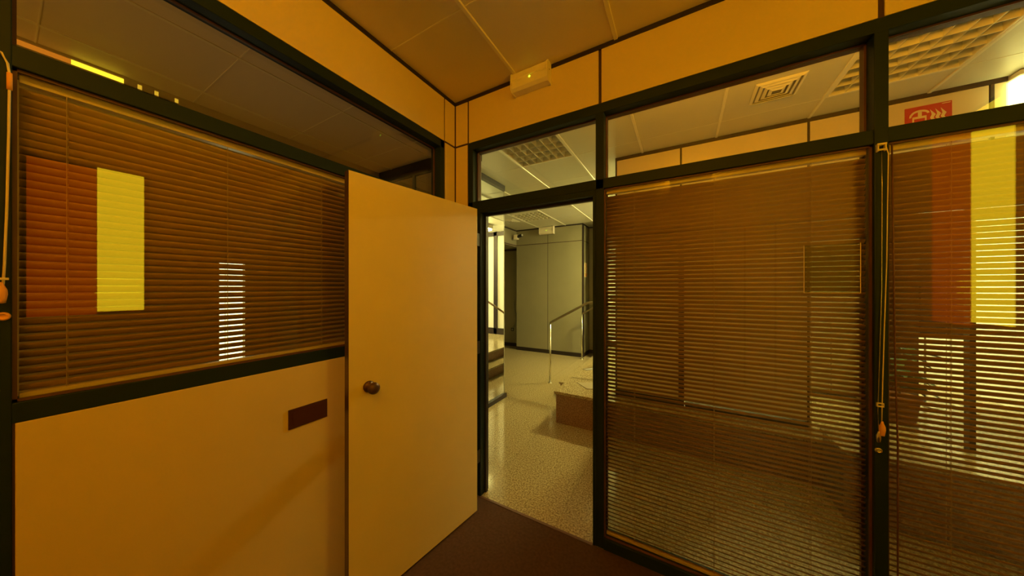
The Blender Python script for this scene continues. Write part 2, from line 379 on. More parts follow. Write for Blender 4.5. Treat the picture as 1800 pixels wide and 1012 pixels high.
box('carpet', M_CARPET, ft, -3.2, XL2, YK, 2.32, -0.03, 0.0)
wk = struct('wall_southwest', 'back wall of the dark room', 'wall')
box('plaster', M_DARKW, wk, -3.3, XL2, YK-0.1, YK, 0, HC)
w11 = struct('window_11', 'added glowing window on the unseen back wall that brightens the dark room', 'window')
box('film', emis('fill_film', (1.0, 0.50, 0.06), 3.5), w11, -2.9, -1.9, YK+0.005, YK+0.01, 1.1, 2.4)  # glowing panel added out of view to lift the dark room's brightness
box('window_frame', M_FRAME, w11, -2.95, -1.85, YK, YK+0.005, 1.05, 2.45)
wg = struct('wall_glazed_return', 'dark glazed wall with deep black header between dark room and hall', 'wall')
box('pane', M_MIRRORGLASS, wg, -3.2, -1.72, 2.340, 2.346, 0.06, 2.76)
box('header_beam', M_TRIM, wg, -3.2, -1.72, 2.32, 2.40, 2.76, HC)
box('base_rail', M_TRIM, wg, -3.2, -1.72, 2.32, 2.36, 0.0, 0.06)
box('end_post', M_HPANEL, wg, -1.73, -1.70, YB2, 2.36, 0.0, HC)
box('mullion', M_TRIM, wg, -2.63, -2.59, 2.33, 2.356, 0.06, 2.76)

# ------------------------------------------------------------------ venetian blinds between the panes
PITCH, SW, TILT = 0.022, 0.0262, math.radians(46)
def slat_mesh(L, name='slat', axis='x', flip=1):
    bm = bmesh.new(); n = 4; prof = []
    for i in range(n+1):
        u = -SW/2+SW*i/n; h = -0.0030*(1-(2*u/SW)**2)
        prof.append((u, h))
    loop = [(u, h) for u, h in prof]+[(u, h-0.0003) for u, h in reversed(prof)]
    def tr(u, h):       # u<0 is the side towards the office (high edge)
        d = u*math.cos(TILT)+h*math.sin(TILT); z = -u*math.sin(TILT)+h*math.cos(TILT)
        return d, z
    A, B = [], []
    for u, h in loop:
        d, z = tr(u, h)
        if axis == 'x': A.append(bm.verts.new((0, d, z))); B.append(bm.verts.new((L, d, z)))
        else: A.append(bm.verts.new((-d, 0, z))); B.append(bm.verts.new((-d, L, z)))
    k = len(loop)
    for i in range(k):
        f = bm.faces.new((A[i], A[(i+1) % k], B[(i+1) % k], B[i])); f.smooth = True
    bm.faces.new(A[::-1]); bm.faces.new(B)
    bmesh.ops.recalc_face_normals(bm, faces=bm.faces)
    me = bpy.data.meshes.new('slat'); bm.to_mesh(me); bm.free(); me.materials.append(M_SLAT)
    return me
def blind(label, axis, a0, a1, c, z0, ztop, phase, ladders, group='venetian blinds between the panes'):
    r = root('venetian_blind', label, 'blind', group)
    L = a1-a0; me = slat_mesh(L, axis=axis)
    lo = z0+0.018; hi = ztop-0.032
    k0 = math.ceil((lo-phase)/PITCH); k1 = math.floor((hi-phase)/PITCH)
    for k in range(k0, k1+1):
        o = bpy.data.objects.new('slat', me); C.objects.link(o); o.parent = r
        z = phase+k*PITCH; j = random.uniform(-0.00025, 0.00025)
        o.location = (a0, c, z+j) if axis == 'x' else (c, a0, z+j)
        tl = random.uniform(-0.008, 0.008)
        o.rotation_euler = (tl, random.uniform(-.0004, .0004), 0) if axis == 'x' else (random.uniform(-.0004, .0004), tl, 0)
    def B(name, m, p0, p1, d0, d1, q0, q1):
        if axis == 'x': return box(name, m, r, p0, p1, c+d0, c+d1, q0, q1, 0.001)
        return box(name, m, r, c-d1, c-d0, p0, p1, q0, q1, 0.001)
    B('headrail', M_RAIL, a0, a1, -0.013, 0.013, ztop-0.024, ztop)
    B('bottom_rail', M_RAIL, a0, a1, -0.011, 0.011, z0, z0+0.012)
    for l in ladders:
        for d in (-0.0125, 0.0125):
            B('ladder_cord', M_LADDER, l-0.0008, l+0.0008, d-0.0006, d+0.0006, z0+0.012, ztop-0.024)
        B('lift_cord', M_LADDER, l-0.0006+0.003, l+0.0006+0.003, -0.001, 0.001, z0+0.012, ztop-0.024)
    return r
blind('wide bronze venetian blind in the tall bay right beside the open doorway', 'x', -0.380, 0.655, 1.781, 0.066, 2.070, 1.0318, (-0.229, 0.140, 0.491))
blind('bronze venetian blind at the right edge mirroring the yellow window and showing bright white gaps', 'x', 0.712, 1.592, 1.781, 0.066, 2.070, 1.1845, (0.872, 1.24, 1.52))
blind('bronze venetian blind in the long left window behind the door leaf', 'y', 0.030, 1.570, -1.539, 1.207, 2.070, 1.540, (0.10, 0.446, 0.792, 1.138, 1.48))

# ------------------------------------------------------------------ door
d1 = struct('door_1', 'pale yellow flush door leaf standing open against the left partition', 'door')
P0, P1 = Vector((-1.187, 1.603, 0)), Vector((-1.294, 0.784, 0))
ex = (P1-P0).normalized(); nz = Vector((-ex.y, ex.x, 0)); nz = nz if nz.x < 0 else -nz   # towards the left wall
W = (P1-P0).length
MD = Matrix(((ex.x, nz.x, 0, P0.x), (ex.y, nz.y, 0, P0.y), (0, 0, 1, 0), (0, 0, 0, 1)))
def dbox(name, m, *a, bevel=0.0):
    o = MB().box(*a, M=MD).build(name, m, d1, bevel); return o
dbox('leaf', M_DOOR, 0, W-0.0015, 0.001, 0.037, 0.01, 2.03, bevel=0.001)
dbox('edge_strip', M_STEELD, W-0.0015, W, 0.001, 0.037, 0.01, 2.03)
kb = 0.735
Mk = MD @ Matrix.Translation((kb, 0, 1.036)) @ Matrix.Rotation(math.pi/2, 4, 'X')
MB().lathe([(0.026, 0.0), (0.027, 0.005), (0.020, 0.010), (0.012, 0.016), (0.012, 0.028), (0.020, 0.034), (0.0275, 0.045), (0.026, 0.056), (0.014, 0.062), (0.003, 0.063)], Mk).build('knob', M_STEELD, d1)
for z in (0.25, 1.03, 1.80):
    MB().cyl((-1.232, 1.640, z), (-1.232, 1.640, z+0.09), 0.007, n=12).box(-1.234, -1.214, 1.600, 1.640, z, z+0.09).box(-1.262, -1.258, 1.635, 1.736, z, z+0.09).box(-1.262, -1.232, 1.637, 1.641, z, z+0.09).build('hinge', M_TRIM, d1)
dj = struct('trim_1', 'dark door jamb and head lining the open doorway', 'door frame')
box('jamb', M_FRAME, dj, -1.325, -1.255, YB-0.002, YB2+0.01, 0, 2.040, 0.002)
box('jamb', M_FRAME, dj, -0.450, -0.434, YB-0.002, YB2+0.01, 0, 2.040, 0.002)
box('head', M_FRAME, dj, -1.325, -0.434, YB-0.002, YB2+0.01, 2.040, 2.072, 0.002)
box('door_stop', M_TRIM, dj, -1.255, -0.450, 1.785, 1.81, 2.026, 2.040)
box('door_stop', M_TRIM, dj, -1.255, -1.243, 1.785, 1.81, 0.0, 2.026)
box('threshold', M_BEAD, dj, -1.255, -0.450, YB-0.012, YB+0.006, -0.001, 0.003)

# ------------------------------------------------------------------ plate on the left panel
p = root('cover_plate', 'dark maroon oblong cover plate on the cream panel beside the door edge', 'plate', loc=(0, 0, 0))
MB().box(XL+0.001, XL+0.007, 0.634, 0.797, 0.878, 0.965).build('plate', M_PLATE, p, 0.002)
MB().box(XL+0.007, XL+0.0085, 0.650, 0.781, 0.893, 0.950).build('flap', M_PLATE, p, 0.0006)

# ------------------------------------------------------------------ emergency lights
def emergency(label, loc, ry, scale=1.0, group='small white emergency lights with green lamp'):
    r = root('emergency_light', label, 'emergency light', group, loc=loc); r.rotation_euler = (0, 0, ry); r.scale = (scale,)*3
    # local: x width, -y out of the wall, z up; origin at wall centre
    MB().prism([(0, -0.062), (0, 0.062), (-0.050, 0.060), (-0.062, 0.050), (-0.064, 0.014), (-0.058, 0.008), (-0.066, -0.002), (-0.066, -0.045), (-0.050, -0.062)], 'x', -0.120, 0.120).build('diffuser_body', M_WHITE, r, 0.002)
    for s in (-1, 1):
        MB().prism([(0, -0.066), (0, 0.066), (-0.052, 0.064), (-0.066, 0.052), (-0.070, 0.012), (-0.070, -0.046), (-0.052, -0.066)], 'x', s*0.120 if s > 0 else -0.130, 0.130 if s > 0 else -0.120).build('end_cap', M_WHITE, r, 0.0015)
        MB().cyl((s*0.131, -0.035, 0.012), (s*0.1285, -0.035, 0.012), 0.004, n=10).build('screw', M_PLATE, r)
    MB().lathe([(0.0055, 0), (0.0055, 0.003), (0.002, 0.0055)], Matrix.Translation((0.008, -0.065, -0.006)) @ Matrix.Rotation(math.pi/2, 4, 'X'), 12).build('indicator_lamp', E_LED, r)
    return r
emergency('white emergency light on the cream header panel above the doorway', (-0.838, HY, 2.838), 0)
emergency('white emergency light high on the far olive panel wall', (-2.672, 6.298, 2.815), 0, 1.35)

# ------------------------------------------------------------------ blind cords on the mullions
bc = root('blind_pull', 'looped pale blind cord with orange wooden toggle on the mullion between the two right blinds', 'cord', loc=(0, 0, 0))
YC = YB-0.016
def toggle(r, name, x, y, z, m, s=1.0):
    MB().lathe([(0.0025*s, 0.030*s), (0.0035*s, 0.024*s), (0.0075*s, 0.012*s), (0.0080*s, 0.002*s), (0.0065*s, -0.010*s), (0.0055*s, -0.018*s), (0.002*s, -0.019*s)][::-1], Matrix.Translation((x, y, z)), 14).build(name, m, r)
MB().box(0.666, 0.692, YB-0.018, YB-0.003, 2.058, 2.066).box(0.667, 0.671, YB-0.018, YB-0.003, 2.035, 2.062).box(0.687, 0.691, YB-0.018, YB-0.003, 2.035, 2.062).cyl((0.668, YC, 2.040), (0.690, YC, 2.040), 0.004, n=10).build('bracket', M_CORD, bc, 0.001)
MB().tube([(0.688, YC, 2.056), (0.695, YC-0.001, 2.02), (0.694, YC, 1.9), (0.691, YC, 1.6), (0.685, YC, 1.35), (0.680, YC, 1.10), (0.678, YC, 0.965)], 0.0016).build('cord', M_CORD, bc)
MB().tube([(0.678, YC, 2.04), (0.679, YC, 1.9), (0.678, YC, 1.5), (0.672, YC, 1.2), (0.668, YC, 1.02), (0.670, YC, 0.93)], 0.0010).build('cord', M_STEEL, bc)
MB().box(0.664, 0.684, YC-0.004, YC+0.004, 1.035, 1.039).box(0.664, 0.684, YC-0.004, YC+0.004, 1.047, 1.051).box(0.664, 0.667, YC-0.004, YC+0.004, 1.035, 1.051).box(0.681, 0.684, YC-0.004, YC+0.004, 1.035, 1.051).build('cord_joiner', M_CORD, bc, 0.0008)
toggle(bc, 'wooden_toggle', 0.6795, YC, 0.945, M_WOOD, 1.15)
toggle(bc, 'clear_toggle', 0.670, YC, 0.912, M_STEEL, 0.9)
kn = root('ring_knob', 'small round metal ring knob on the mullion below the orange cord toggle', 'knob')  # ring knob fixed to the mullion
MB().lathe([(0.0105, 0), (0.011, 0.004), (0.009, 0.008), (0.006, 0.008), (0.0045, 0.005), (0.001, 0.005)], Matrix.Translation((0.673, YB-0.004, 0.861)) @ Matrix.Rotation(math.pi/2, 4, 'X'), 18).build('ring', M_STEEL, kn)
MB().cyl((0.673, YB-0.002, 0.861), (0.673, YB-0.012, 0.861), 0.004, n=10).build('pin', M_GREY, kn)
dc = root('knotted_string', 'knotted dark pull cord hanging along the edge of the right blind', 'cord')
MB().tube([(0.712, YB+0.002, 2.06), (0.716, YB+0.002, 1.6), (0.720, YB+0.002, 1.2), (0.727, YB+0.002, 0.9), (0.727, YB+0.002, 0.2), (0.725, YB+0.002, 0.068)], 0.0025).build('strand', M_BEAD, dc)
bl = root('blind_pull.001', 'pale blind cord with round toggle on the mullion at the left edge', 'cord')
XC = XL+0.016
MB().tube([(XC, -0.022, 2.085), (XC, -0.006, 2.096), (XC, 0.006, 2.090), (XC, 0.014, 2.068), (XC, 0.0165, 2.04), (XC, 0.0155, 1.9), (XC, 0.013, 1.7), (XC, 0.010, 1.56), (XC, 0.008, 1.50)], 0.0022).build('cord', M_CORD, bl)
MB().cyl((XC, 0.0165, 2.045), (XC, 0.0165, 2.002), 0.0042, n=12).build('cord_guide', M_WOOD, bl)
MB().box(XC-0.003, XC+0.003, -0.004, 0.016, 1.520, 1.526).build('cord_joiner', M_CORD, bl, 0.001)
toggle(bl, 'wooden_toggle', XC, 0.006, 1.482, M_WOOD, 1.1)
kl = root('ring_knob.001', 'small amber ring knob on the mullion at the left edge', 'knob')
MB().lathe([(0.0105, 0), (0.011, 0.004), (0.009, 0.008), (0.006, 0.008), (0.0045, 0.005), (0.001, 0.005)], Matrix.Translation((XL+0.002, 0.008, 1.428)) @ Matrix.Rotation(math.pi/2, 4, 'Y'), 18).build('ring', M_WOOD, kl)

# clear pocket stuck to the glass
pk = root('plastic_pocket', 'clear empty document pocket stuck on the glass of the wide blind', 'pocket')
x0, x1, z0, z1, yy = 0.461, 0.632, 1.478, 1.684, 1.747
box('sheet', M_CLEAR, pk, x0, x1, yy-0.0006, yy+0.0002, z0, z1)
MB().box(x0, x0+0.002, yy-0.0016, yy-0.0006, z0, z1).box(x1-0.002, x1, yy-0.0016, yy-0.0006, z0, z1).box(x0, x1, yy-0.0016, yy-0.0006, z0, z0+0.0015).build('welded_edge', M_RAIL, pk)

# ------------------------------------------------------------------ hall walls
def vwall(par, pieces, m, gap=0.004):
    for (x0, x1, y0, y1, z0, z1) in pieces: box('panel', m, par, x0, x1, y0, y1, z0, z1, 0.0015)
YF = 6.30
fw = struct('wall_far', 'olive grey panelled wall at the far end of the hall', 'wall')
for a, b in ((-3.485, -2.672), (-2.660, -1.860)):
    box('panel', M_HPANEL, fw, a, b, YF, YF+0.08, 0.085, 2.523, 0.001); box('upper_panel', M_HPANEL, fw, a, b, YF, YF+0.08, 2.537, 2.872, 0.001)
m = MB(); m.box(-2.673, -2.659, YF+0.003, YF+0.07, 0.08, 2.872); m.box(-3.485, -1.86, YF+0.003, YF+0.07, 2.522, 2.538); m.build('joint_strip', M_JOINT, fw)
box('skirting', M_TRIM, fw, -3.49, -1.850, YF-0.006, YF+0.08, 0, 0.085); box('ceiling_trim', M_TRIM, fw, -3.49, -1.850, YF-0.004, YF+0.08, 2.872, 2.905)
box('corner_trim', M_TRIM, fw, -1.864, -1.846, YF-0.004, YF+0.09, 0.0, 2.9)
box('side_panel', M_HPANEL, fw, -1.93, -1.850, YF+0.09, 6.78, 0.085, 2.523, 0.001); box('side_upper_panel', M_HPANEL, fw, -1.93, -1.850, YF+0.09, 6.78, 2.537, 2.872, 0.001)
m = MB(); m.box(-1.93, -1.853, YF+0.09, 6.78, 2.522, 2.538); m.build('joint_strip', M_JOINT, fw)
box('skirting', M_TRIM, fw, -1.93, -1.844, YF, 6.79, 0, 0.085); box('ceiling_trim', M_TRIM, fw, -1.93, -1.846, YF, 6.79, 2.872, 2.905)
box('corner_trim', M_TRIM, fw, -1.864, -1.846, 6.770, 6.79, 0.0, 2.9)
box('end_panel', M_HPANEL, fw, -1.93, -1.45, 6.79, 6.87, 0.085, 2.872, 0.001); box('skirting', M_TRIM, fw, -1.93, -1.45, 6.784, 6.87, 0, 0.085); box('ceiling_trim', M_TRIM, fw, -1.93, -1.45, 6.786, 6.87, 2.872, 2.905)
hl = struct('wall_hall_left', 'left wall of the hall with a tall dark recess beside the olive panels', 'wall')
box('header_panel', M_HPANEL, hl, -3.57, -3.49, 5.2, YF+0.02, 2.537, 2.872, 0.001); box('ceiling_trim', M_TRIM, hl, -3.57, -3.486, 5.2, YF, 2.872, 2.905)
box('joint_strip', M_JOINT, hl, -3.57, -3.488, 5.2, YF, 2.515, 2.537)
box('recess_ceiling', M_HPANEL, hl, -4.4, -3.49, 5.2, 6.64, 2.50, 2.515)
box('recess_panel', M_HPANEL, hl, -4.4, -3.49, 6.64, 6.70, 0.085, 2.46); box('joint_strip', M_JOINT, hl, -4.4, -3.49, 6.635, 6.70, 2.46, 2.50); box('skirting', M_TRIM, hl, -4.4, -3.49, 6.63, 6.70, 0, 0.085)
box('side_panel', M_HPANEL, hl, -4.45, -4.40, 3.4, 6.70, 0, 2.9); box('panel', M_HPANEL, hl, -3.57, -3.49, 3.4, 5.2, 0, 2.9)
box('panel', M_HPANEL, hl, -3.57, -2.14, 3.44, 3.48, 0, 2.9)
# glass partition end at x=-2.115
gp = struct('wall_glass_partition', 'reflective dark glass partition left of the hall mirroring the handrail', 'wall')
box('pane', M_MIRRORGLASS, gp, -2.121, -2.115, 2.40, 3.465, 0.06, 2.825)
box('header', M_TRIM, gp, -2.16, -2.10, 2.36, 3.470, 2.825, HC); box('base_rail', M_TRIM, gp, -2.15, -2.09, 2.36, 3.500, 0, 0.055, 0.003)
box('end_edge', M_HPANEL, gp, -2.128, -2.113, 3.465, 3.475, 0.055, 2.825)
box('dark_backing', M_BLACK, gp, -2.36, -2.34, 2.42, 3.42, 0.0, 2.9)  # black sheet stands in for the darkness behind the glass

# panel wall on the platform (y = 3.33)
pw = struct('wall_platform', 'panelled screen wall standing on the platform behind the blinds', 'wall')
YW = 3.33
xs = [-0.612, -0.005, 0.909, 1.807]
for i, (a, b) in enumerate(zip(xs, xs[1:])):
    box('header_panel', M_SCREEN, pw, a+0.008, b-0.008, YW, YW+0.08, 2.50, 2.868, 0.001)
    if i < 2: box('panel', M_SCREEN, pw, a+(0.022 if i == 1 else 0.008), b-(0.020 if i == 0 else 0.008), YW, YW+0.08, 0.40, 2.49, 0.001)
box('narrow_header_panel', M_SCREEN, pw, 1.820, 1.868, YW, YW+0.08, 2.50, 2.868, 0.001)
for x in (-0.612, 0.909, 1.813): box('joint_strip', M_TRIM, pw, x-0.008, x+0.008, YW-0.002, YW+0.082, 0.35 if x < 1 else 2.50, 2.868)
box('joint_strip', M_TRIM, pw, -0.013, 0.003, YW-0.002, YW+0.082, 2.495, 2.868)
box('pilaster', M_JOINT, pw, -0.026, 0.022, YW-0.012, YW+0.07, 0.35, 2.49, 0.002)
m = MB(); m.box(-0.62, -0.02, YW-0.010, YW+0.085, 0.35, 0.405); m.box(0.03, 0.909, YW-0.004, YW+0.085, 0.35, 0.38); m.build('skirting', M_TRIM, pw)
box('ceiling_trim', M_TRIM, pw, -0.62, 1.872, YW-0.006, YW+0.08, 2.868, 2.905); box('lintel', M_TRIM, pw, 0.917, 1.90, YW, YW+0.08, 2.47, 2.50)
box('joint_strip', M_TRIM, pw, -0.604, 0.901, YW+0.004, YW+0.07, 2.488, 2.502)
box('door_post', M_TRIM, pw, 1.720, 1.747, YW, YW+0.05, 0.35, 2.47)
wh = struct('wall_hall_right', 'brightly lit pale wall at the far right of the hall', 'wall')
box('header_panel', M_BLINDW, wh, 1.875, 2.75, YW+0.02, YW+0.10, 2.50, HC)
box('plaster', M_HPANEL, wh, 2.75, 2.85, YB2, YW, 0, HC)
box('white_panel', M_BLINDW, wh, 2.75, 2.85, YW, 8.1, 0, HC)
box('plaster', M_HPANEL, wh, XR+0.1, 2.75, YB2-0.08, YB2, 0, HC)
# bright glazed front with white roller cloths on the platform
eg = struct('wall_bright_front', 'dark framed front with white roller cloths at the back of the platform', 'wall')
for x0, x1 in ((-1.36, -0.24), (-0.14, 0.95), (1.05, 2.10), (2.20, 2.75)):
    box('roller_cloth', M_BLINDW, eg, x0, x1, 6.24, 6.25, 0.50, 2.80)
for x in (-1.41, -0.19, 1.0, 2.15): box('post', M_TRIM, eg, x-0.05, x+0.05, 6.20, 6.32, 0.35, 2.9, 0.003)
box('base_rail', M_TRIM, eg, -1.46, 2.75, 6.20, 6.32, 0.35, 0.50, 0.003); box('top_rail', M_TRIM, eg, -1.46, 2.75, 6.20, 6.32, 2.80, HC, 0.003)
box('back_board', M_HPANEL, eg, -1.46, 2.75, 6.32, 6.36, 0.35, HC)

# ------------------------------------------------------------------ platform and steps
pf = struct('floor_platform', 'raised granite platform with a reddish brown riser beyond the doorway', 'platform')
box('riser', M_GRANR, pf, -1.215, 2.75, 3.11, 3.14, 0, 0.32)
box('side_riser', M_GRANR, pf, -1.215, -1.19, 3.14, 6.35, 0.0, 0.32)
k = 0
for a in [-1.235, -0.635, -0.035, 0.565, 1.165, 1.765, 2.365]:
    for b in [3.095, 3.695, 4.295, 4.895, 5.495, 6.095]:
        x1 = min(a+0.6, 2.75); y1 = min(b+0.6, 6.35)
        box('tread_slab', M_GRAN, pf, a+0.0008, x1-0.0008, b+0.0008, y1-0.0008, 0.32, 0.35, 0.002)
bk = root('granite_block', 'low dark granite block in front of the platform behind the right blind', 'block')
box('body', M_GRANR, bk, 0.92, 2.70, 2.76, 3.09, 0, 0.42, 0.003); box('top_slab', M_GRAN, bk, 0.905, 2.70, 2.74, 3.092, 0.42, 0.45, 0.003)
stp = root('step', 'single pale granite step up to the side of the platform', 'step')
box('step_riser', M_GRANR, stp, -1.482, -1.46, 3.96, 6.20, 0, 0.145); box('step_side', M_GRANR, stp, -1.46, -1.216, 3.96, 3.98, 0, 0.145)
for b in (3.95, 4.70, 5.45): box('tread', M_GRAN, stp, -1.50, -1.216, b+0.0008, b+0.75-0.0008, 0.145, 0.175, 0.002)

# ------------------------------------------------------------------ handrails
def handrail(label, y, x0):
    r = root('handrail', label, 'handrail', 'steel handrails beside the steps')
    R = 0.017
    MB().cyl((x0, y, 0.01), (x0, y, 0.94), 0.015, n=14).build('post', M_STEEL, r)
    MB().cyl((x0, y, 0.0), (x0, y, 0.012), 0.036, 0.030, n=18).build('base_flange', M_STEEL, r)
    MB().tube([(x0, y, 0.935), (x0+0.004, y, 0.952), (x0+0.02, y, 0.963), (x0+0.59, y, 1.278), (x0+0.63, y, 1.285), (x0+1.10, y, 1.285)], R, 12).build('grip', M_BRONZE, r)
    for x in (x0+0.70, x0+1.10):
        MB().cyl((x, y, 0.36), (x, y, 1.275), 0.014, n=14).build('post', M_STEEL, r); MB().cyl((x, y, 0.35), (x, y, 0.362), 0.034, 0.028, n=18).build('base_flange', M_STEEL, r)
    MB().cyl((x0+0.70, y, 0.746), (x0+1.10, y, 0.746), 0.010, n=10).build('mid_rail', M_STEEL, r)
handrail('steel handrail at the near side of the steps', 4.348, -1.799)
handrail('steel handrail at the far side of the steps by the olive wall', 6.143, -1.821)

# ------------------------------------------------------------------ hall ceiling fittings
def louvre(label, x0, y0, w_, l_, nx, ny):
    r = root('louvre_light', label, 'ceiling light', 'unlit louvre ceiling lights')
    x1, y1 = x0+w_, y0+l_; zt = HC+0.095
    MB().box(x0, x1, y0, y0+0.016, HC-0.004, zt).box(x0, x1, y1-0.016, y1, HC-0.004, zt).box(x0, x0+0.016, y0+0.016, y1-0.016, HC-0.004, zt).box(x1-0.016, x1, y0+0.016, y1-0.016, HC-0.004, zt).build('frame', M_HTBAR, r)
    box('reflector', M_HTILE, r, x0, x1, y0, y1, zt, zt+0.008)
    a0, b0 = x0+0.016, y0+0.016; sx = (w_-0.032)/nx; sy = (l_-0.032)/ny
    for i in range(nx+1):
        x = a0+i*sx
        MB().prism([(x-0.002, HC), (x+0.002, HC), (x+0.006, HC+0.05), (x-0.006, HC+0.05)], 'y', b0, y1-0.016).build('long_blade', M_ALU, r)
    for j in range(ny+1):
        y = b0+j*sy
        MB().prism([(y-0.002, HC+0.001), (y+0.002, HC+0.001), (y+0.006, HC+0.046), (y-0.006, HC+0.046)], 'x', a0, x1-0.016).build('cross_blade', M_ALU, r)
    for i in range(3):
        x = x0+w_*(i+0.5)/3
        MB().cyl((x, y0+0.03, HC+0.078), (x, y1-0.03, HC+0.078), 0.010, n=12).build('tube', M_WHITE, r)
louvre('unlit louvre light above the doorway transom', -1.605, 2.415, 0.62, 0.62, 7, 5)
louvre('unlit louvre light seen through the transoms near the red sign', 0.915, 2.415, 0.62, 0.62, 7, 6)
louvre('small unlit louvre light at the far end of the hall ceiling', -2.865, 4.935, 0.62, 0.62, 7, 5)
def vent(label, x0, y0, x1, y1, n=4):
    r = root('air_vent', label, 'vent', 'square ceiling vents')
    cx, cy_ = (x0+x1)/2, (y0+y1)/2
    for k in range(n):
        f0 = 1-k/n*0.9; f1 = f0-0.13; hx_, hy_ = (x1-x0)/2*f0, (y1-y0)/2*f0; gx, gy = (x1-x0)/2*f1, (y1-y0)/2*f1
        zo, zi = HC-0.003-0.003*k, HC-0.012-0.003*k
        bm = MB(); P = [(cx-hx_, cy_-hy_), (cx+hx_, cy_-hy_), (cx+hx_, cy_+hy_), (cx-hx_, cy_+hy_)]; Q = [(cx-gx, cy_-gy), (cx+gx, cy_-gy), (cx+gx, cy_+gy), (cx-gx, cy_+gy)]
        vo = [bm.bm.verts.new((*p_, zo)) for p_ in P]; vi = [bm.bm.verts.new((*q_, zi)) for q_ in Q]; vt = [bm.bm.verts.new((*p_, zo+0.002)) for p_ in P]; vu = [bm.bm.verts.new((*q_, zi+0.004)) for q_ in Q]
        for i in range(4):
            j = (i+1) % 4
            bm.bm.faces.new((vo[i], vo[j], vi[j], vi[i])); bm.bm.faces.new((vt[i], vt[j], vu[j], vu[i])); bm.bm.faces.new((vo[i], vo[j], vt[j], vt[i])); bm.bm.faces.new((vi[i], vi[j], vu[j], vu[i]))
        bm.build('frame_ring', M_HTBAR, r)
    box('dark_throat', M_GREY, r, x0+0.02, x1-0.02, y0+0.02, y1-0.02, HC-0.0025, HC-0.0005)
vent('square stepped air vent in the hall ceiling above the wide blind', 0.445, 2.60, 0.715, 2.87)
vent('small square air vent near the far left of the hall ceiling', -3.22, 5.16, -2.95, 5.50)

# lit luminaires of the hall, with an added amber washer
lm = root('platform_luminaire', 'lit luminaire over the platform, mirrored in the glass partition', 'light')
box('diffuser', E_HALL, lm, -0.55, -0.15, 5.36, 5.50, 2.78, 2.82, 0.004); box('housing', M_WHITE, lm, -0.58, -0.12, 5.34, 5.52, 2.82, 2.90, 0.004)
l2 = root('lit_emergency_light', 'glaring white lit emergency light at the top right corner of the glazing', 'emergency light')
MB().prism([(YW+0.02, 2.665), (YW+0.02, 2.862), (YW-0.060, 2.862), (YW-0.062, 2.70), (YW-0.045, 2.668)], 'x', 1.885, 2.20).build('diffuser', E_HALL2, l2, 0.004)
MB().box(1.878, 2.21, YW-0.075, YW+0.02, 2.864, 2.897).build('cover', M_WHITE, l2, 0.006)
l4 = root('added_wash_light', 'added amber linear luminaire that warms the hall, unseen behind the office partition header', 'light')  # added light source, out of view, for amber on hall wall and ceiling
box('diffuser', E_WASH, l4, -0.55, 1.50, YB2+0.015, YB2+0.055, 2.66, 2.73); box('housing', M_WHITE, l4, -0.57, 1.52, YB2, YB2+0.058, 2.73, 2.78, 0.002); box('lower_shield', M_WHITE, l4, -0.57, 1.52, YB2, YB2+0.062, 2.650, 2.655, 0.001); box('end_cap', M_WHITE, l4, -0.57, -0.55, YB2, YB2+0.058, 2.655, 2.73); box('end_cap', M_WHITE, l4, 1.50, 1.52, YB2, YB2+0.058, 2.655, 2.73)
l3 = root('office_luminaire', 'lit luminaire behind the opening in the screen wall', 'light')
box('diffuser', E_HALL3, l3, 1.75, 2.0, 4.85, 4.99, 2.78, 2.82, 0.004); box('housing', M_WHITE, l3, 1.72, 2.03, 4.83, 5.01, 2.82, 2.90, 0.004)

# ------------------------------------------------------------------ small things in the hall
cctv = root('security_camera', 'small grey security camera on the upper left corner of the far hall', 'camera')
MB().cyl((-3.49, 6.10, 2.66), (-3.44, 6.10, 2.66), 0.03, n=14).cyl((-3.45, 6.10, 2.66), (-3.38, 6.10, 2.68), 0.012, n=10).build('wall_bracket', M_GREY, cctv)
MB().box(-3.42, -3.33, 6.04, 6.14, 2.64, 2.75).build('junction_box', M_WHITE, cctv, 0.006)
MB().cyl((-3.36, 6.10, 2.70), (-3.20, 6.04, 2.72), 0.035, n=18).build('body', M_BLACK, cctv)
MB().cyl((-3.20, 6.04, 2.72), (-3.185, 6.035, 2.722), 0.028, 0.022, n=18).build('lens', M_GREY, cctv)
sk = root('wall_socket', 'small dark socket low on the recess wall', 'socket')
box('plate', M_BLACK, sk, -3.83, -3.75, 6.63, 6.64, 0.39, 0.47, 0.003); MB().cyl((-3.79, 6.631, 0.43), (-3.79, 6.627, 0.43), 0.024, n=16).build('insert', M_GREY, sk)
cb = root('hanging_cable', 'thin curved cable hanging on the recess wall above the socket', 'cable')
MB().tube([(-3.60, 6.62, 1.30), (-3.70, 6.62, 1.24), (-3.75, 6.62, 1.08), (-3.72, 6.62, 0.92), (-3.66, 6.62, 0.80), (-3.68, 6.62, 0.62), (-3.78, 6.62, 0.47)], 0.008).build('cable', M_GREY, cb)
